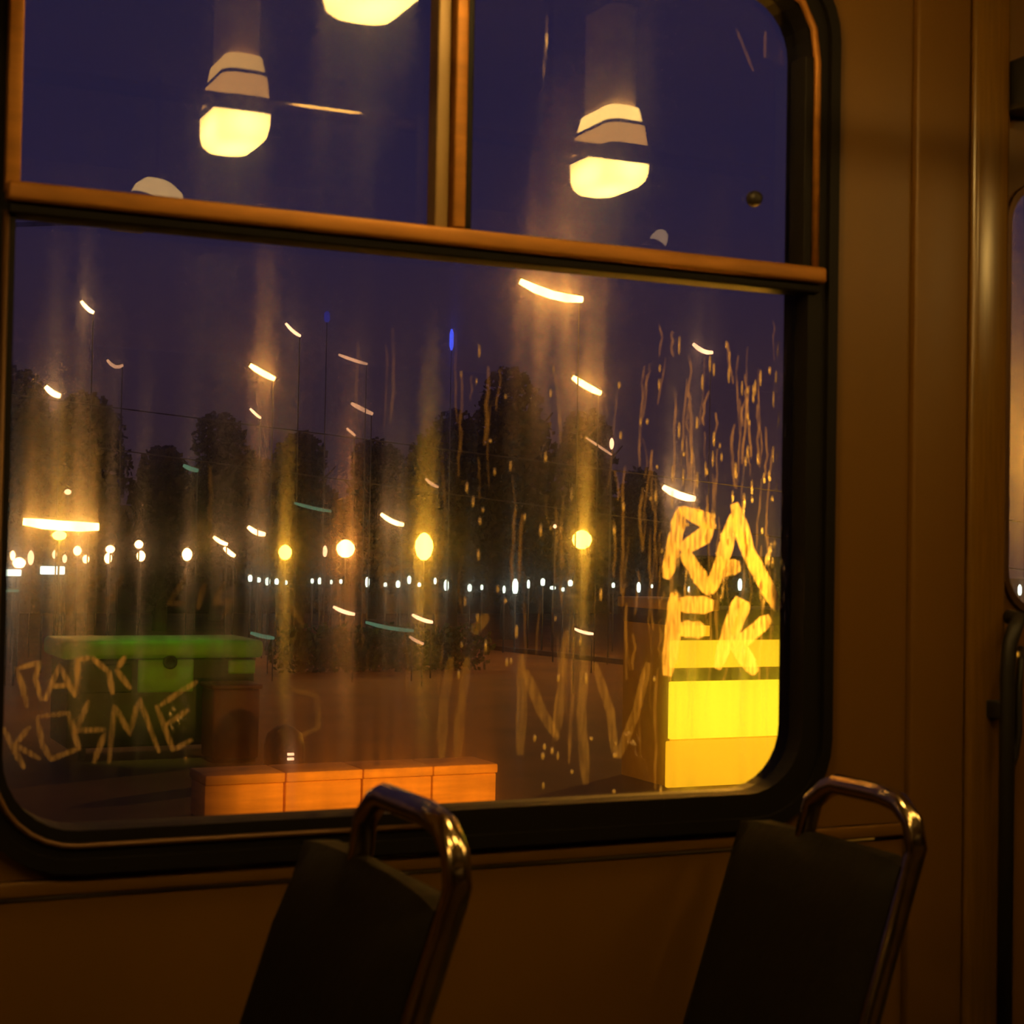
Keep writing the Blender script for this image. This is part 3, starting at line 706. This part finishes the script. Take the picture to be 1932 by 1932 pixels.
for a in (
    (1040, 548, 22, 116, 34, 17, 'lamp_big', 'big white bar street lamp just beneath the bronze bar', .06),
    (1107, 727, 26, 52, 30, 13, 'lamp_big', 'slanting white bar lamp above the right yellow globe', .03),
    (495, 702, 26, 46, 26, 11, 'lamp_big', 'slanting white bar lamp in a tall streak, left half of the window', .03),
    (115, 989, 20, 142, 10, 17, 'lamp_long', 'longest white bar lamp, glowing low at the far left', .02),
    (740, 980, 27, 42, 20, 9, 'lamp_white', 'white bar lamp between the orange and the yellow globes', .08),
    (1281, 930, 25, 58, 22, 15, 'lamp_white', 'white bar lamp right above the scratched R', .06),
    (484, 1001, 28, 32, 14, 9, 'lamp_white', 'short white bar lamp low beneath the tall streaked lamp', .10),
    (416, 1020, 29, 26, 14, 7, 'lamp_white', 'short warm bar lamp, upper of two left of the white one', .08),
    (433, 1041, 29, 20, 16, 8, 'lamp_white', 'short warm bar lamp, lower of two left of the white one', .06),
    (165, 579, 28, 24, 22, 7, 'lamp_white', 'high small lamp at the upper left under the bar', .10),
    (553, 622, 28, 28, 24, 6, 'lamp_pink', 'thin slanting lamp between two faint blue lights', .08),
    (100, 738, 25, 28, 18, 10, 'lamp_white', 'small white lamp at far left, high over the long one', .12),
    (482, 780, 28, 20, 18, 5, 'lamp_pink', 'small pinkish lamp under the tall streaked lamp', .04),
    (1326, 657, 28, 36, 16, 9, 'lamp_pink', 'pinkish lamp high at the right among rain trails', .12),
    (1130, 842, 28, 48, 32, 5, 'lamp_dim', 'faint slanting lamp between two right hand lamps', .0),
    (217, 684, 30, 30, 10, 6, 'lamp_dim', 'faint curved lamp high at the left', .25),
    (666, 678, 30, 54, 18, 6, 'lamp_dim', 'faint thin lamp left of the blue beacon', .02),
    (683, 771, 30, 40, 20, 8, 'lamp_dim', 'faint brown lamp below the thin one left of the beacon', .02),
    (662, 815, 30, 16, 14, 5, 'lamp_dim', 'tiny faint lamp above the orange globe', .0),
    (815, 911, 30, 24, 16, 6, 'lamp_dim', 'tiny faint lamp above the left yellow globe', .08),
    (1492, 708, 24, 7, 30, 7, 'lamp_pink', 'upright short lamp at the right edge of the window', .0),
    (590, 957, 28, 70, 16, 6, 'lamp_green', 'dim green tube lamp, right of the tall streaked lamp', .02),
    (360, 883, 29, 28, 10, 8, 'lamp_green', 'dim green tube lamp over the left trees', .05),
    (735, 1182, 24, 90, 16, 7, 'lamp_green', 'dim green tube light over the hedge strip', .03),
    (495, 1199, 24, 44, 10, 7, 'lamp_green', 'dim green tube light above the green container', .03),
    (649, 1152, 23, 40, 14, 7, 'lamp_pink', 'low pinkish tube light beneath the orange globe', .05),
    (797, 1167, 23, 38, 14, 7, 'lamp_pink', 'low pinkish tube light beneath the left yellow globe', .05),
    (1101, 1191, 23, 36, 10, 6, 'lamp_pink', 'low pinkish tube light beneath the right yellow globe', .05),
    (786, 1208, 24, 26, 14, 6, 'lamp_dim', 'lowest faint tube light below the hedge strip', .05),
):
    a = list(a); a[2] += .5*(N_B % 7)-1; N_B += 1
    bar_lamp(*a[:8], sag=a[8], group=G1)
for a in (
    (1098, 1018, 28, 38, 36, 'lamp_sod', 'right yellow globe lamp, large and glowing alone'),
    (800, 1031, 28, 34, 50, 'lamp_sod', 'left yellow globe lamp, tallest glow mid window'),
    (652, 1035, 28, 34, 32, 'lamp_orange', 'orange white globe lamp in an orange streak'),
    (538, 1042, 28, 24, 26, 'lamp_sod', 'small yellow globe lamp left of the orange one'),
    (353, 1046, 29, 18, 22, 'lamp_white', 'small warm globe lamp alone left of the lamp pair'),
    (613, 1040, 29, 9, 20, 'lamp_pink', 'faint thin lantern just left of the orange globe'),
    (112, 1010, 21, 24, 16, 'lamp_sod', 'yellow globe hanging right under the longest white lamp'),
    (262, 1027, 29, 15, 14, 'lamp_white', 'upper of two small globes right of the left cluster'),
    (266, 1049, 29, 15, 18, 'lamp_white', 'lower of two small globes right of the left cluster'),
    (208, 1036, 29, 16, 13, 'lamp_white', 'upper globe of the pair at the cluster right edge'),
    (204, 1053, 29, 13, 18, 'lamp_white', 'lower globe of the pair at the cluster right edge'),
    (146, 1039, 29, 14, 16, 'lamp_white', 'upper small globe below the long lamp right end'),
    (162, 1055, 29, 12, 14, 'lamp_white', 'lower small globe below the long lamp right end'),
    (122, 1054, 29, 8, 14, 'lamp_pink', 'narrow pinkish globe below the hanging yellow one'),
    (103, 1046, 29, 8, 14, 'lamp_pink', 'narrow pinkish globe above the white lit sign'),
    (58, 1052, 29, 11, 24, 'lamp_pink', 'tall pinkish globe right of the leftmost white glare'),
    (36, 1062, 28, 22, 18, 'lamp_white', 'broad white globe at the far left edge, over the sign'),
    (24, 1048, 29, 9, 16, 'lamp_white', 'small white globe at the far left edge'),
    (128, 928, 30, 12, 9, 'lamp_pink', 'tiny pinkish lamp above the longest white lamp'),
    (1154, 837, 27, 9, 22, 'lamp_pink', 'small upright lantern beside the faint slanting lamp'),
    (1047, 993, 26, 7, 8, 'lamp_pink', 'tiny lantern left of the right yellow globe'),
):
    a = list(a); a[2] += .45*(N_B % 5)+.2; N_B += 1
    globe_lamp(*a, group=G1)
# beacons
for px, py, wp, hp, m, lab in ((852, 641, 8, 40, 'lamp_blue', 'blue beacon on a mast right of mid window'), (617, 598, 11, 20, 'lamp_blue_dim', 'fainter blue beacon on a mast left of mid window')):
    c = at(px, py, 29); s = 31*1.1/FPX
    t = empty('beacon_mast', (c.x, 29, GZ), lab, 'beacon')
    MB().lathe(c, [(wp*s*.2, -hp*s/2), (wp*s/2, -hp*s*.3), (wp*s/2, hp*s*.3), (wp*s*.2, hp*s/2)], 10).build('light', M[m], t)
    MB().tube([(c.x, 29, GZ), (c.x, 29, c.z-hp*s/2)], .012, 6).build('mast', M['dark_metal'], t)
# lit white signs in the left cluster
for p0, p1, y0, y1, m, lab in ((76, 122, 1068, 1084, 'lamp_cold', 'long white lit sign at the left above the green container'), (10, 40, 1074, 1087, 'lamp_cold', 'short white lit sign at the far left edge'), (8, 36, 1112, 1117, 'lamp_green', 'thin dull lit strip at the far left below the signs')):
    YS = {76: 27.0, 10: 26.0, 8: 24.5}[p0]; a = at(p0, y0, YS); b = at(p1, y1, YS)
    t = empty('lit_sign', ((a.x+b.x)/2, YS, GZ), lab, 'sign')
    MB().box((a.x, YS-.03, b.z), (b.x, YS+.03, a.z), .02).build('face', M[m], t)
    MB().box((a.x-.02, YS+.03, b.z-.02), (b.x+.02, YS+.10, a.z+.02), .01).build('case', M['dark_metal'], t)
    for x in (a.x+.05, b.x-.05): MB().tube([(x, YS+.06, GZ), (x, YS+.06, b.z)], .02, 6).build('post', M['dark_metal'], t)
# row of tiny white bollard lights along the far edge of the square
row = [(472, 1091, 7, 9), (488, 1094, 8, 9), (505, 1097, 9, 14), (522, 1097, 8, 11), (539, 1099, 7, 8), (589, 1096, 6, 9), (603, 1096, 7, 12), (625, 1098, 5, 8), (643, 1097, 6, 8),
       (693, 1098, 8, 18), (727, 1103, 7, 8), (751, 1102, 9, 13), (772, 1094, 8, 15), (791, 1103, 7, 8), (821, 1096, 6, 12), (842, 1104, 10, 20), (886, 1109, 9, 14), (909, 1108, 6, 10),
       (951, 1112, 6, 14), (972, 1106, 12, 28), (997, 1102, 6, 16), (1024, 1098, 9, 14), (1043, 1109, 12, 7), (1062, 1112, 7, 8), (1076, 1100, 10, 12), (1205, 1108, 8, 20), (1230, 1106, 5, 8),
       (1157, 1104, 7, 10), (1396, 1103, 9, 24), (1300, 1112, 6, 12), (1491, 1110, 8, 20), (1924, 1113, 9, 24)]
proto = None
ORD = 'first second third fourth fifth sixth seventh eighth ninth tenth eleventh twelfth thirteenth fourteenth fifteenth sixteenth seventeenth eighteenth nineteenth twentieth twenty-first twenty-second twenty-third twenty-fourth twenty-fifth twenty-sixth twenty-seventh twenty-eighth twenty-ninth thirtieth thirty-first'.split()
row.sort()
for i, (px, py, wp, hp) in enumerate(row):
    LB = 'tiny white bollard light, %s from the left in the row along the horizon' % ORD[i] if i < len(row)-1 else 'tiny white bollard light seen through the door window at the right edge'
    Y = 31.0; c = at(px, py, Y); s = (Y+2.15)/FPX/math.cos(YAW)
    if proto is None:
        proto = empty('bollard_light', (c.x, Y, GZ), LB, 'bollard light', 'tiny white lights along the horizon')
        zt_ = c.z-GZ
        MB().lathe((c.x, Y, GZ+zt_), [(.3*s*8, -s*6), (.5*s*8, -s*3), (.5*s*8, s*3), (.2*s*8, s*6)], 8).build('lens', M['lamp_cold'], proto)
        MB().tube([(c.x, Y, GZ), (c.x, Y, GZ+zt_-s*6)], .02, 6).build('post', M['dark_metal'], proto)
        base_z = zt_
    else:
        r = proto.copy(); COL.objects.link(r); r.location = (c.x, Y, GZ); r['label'] = LB
        for ch in list(proto.children):
            d = ch.copy(); COL.objects.link(d); d.parent = r
            if d.name.startswith('lens'):
                d.scale = (wp/8, wp/8, hp/12); d.location = (0, 0, (c.z-GZ)-base_z*hp/12)
            else:
                d.scale = (1, 1, (c.z-GZ-hp*s*.5)/(base_z-s*6))
# overhead wires
for p, q, lab in (((380, 790), (1000, 868), 'upper overhead tram wire crossing the dark treetops'), ((395, 872), (1250, 985), 'lower overhead tram wire sloping across the middle trees')):
    WY = 24 if p[1] < 800 else 27; a = at(*p, WY); b = at(*q, WY); d = (b-a)
    o = MB().tube([a-d*2, a, (a+b)/2, b, b+d*2], .012, 6).build('overhead_wire', M['black'], None, a)
    tag(o, lab, 'wire')
# sodium light added to brighten the square (unseen mast beyond the window's right edge)
sm = empty('square_fill_mast', (11.4, 10.9, GZ), 'added sodium lamp mast beside the kiosk, unseen behind the tram pillar', 'street lamp')
MB().tube([(11.4, 10.9, GZ), (11.4, 10.9, 3.6)], [.07, .05], 8).build('pole', M['dark_metal'], sm)
MB().box((10.9, 10.8, 3.55), (11.45, 11.0, 3.65), .03).build('head', M['dark_metal'], sm)
lamp('POINT', (11.1, 10.9, 3.4), SODIUM, 3200, None, sl, .15).parent = sm
sm.children[-1].location = (-.3, 0, 3.4-GZ)
# kerb across the square
def ground_at(px, py):
    d = FW + RT*((px-966)/FPX) - UP*((py-966)/FPX); return EYE + d*((GZ-EYE.z)/d.z)
a = ground_at(700, 1200); b = ground_at(1255, 1262); d = (b-a).normalized(); nn = Vector((-d.y, d.x, 0))*.09
kb_ = MB(); kb_.loops([[p-nn, p+nn, p+nn+Vector((0, 0, .10)), p-nn+Vector((0, 0, .10))] for p in (a, b)], smooth=False)
tag(kb_.build('kerb', M['darkpaint'], None, a), kind='structure')
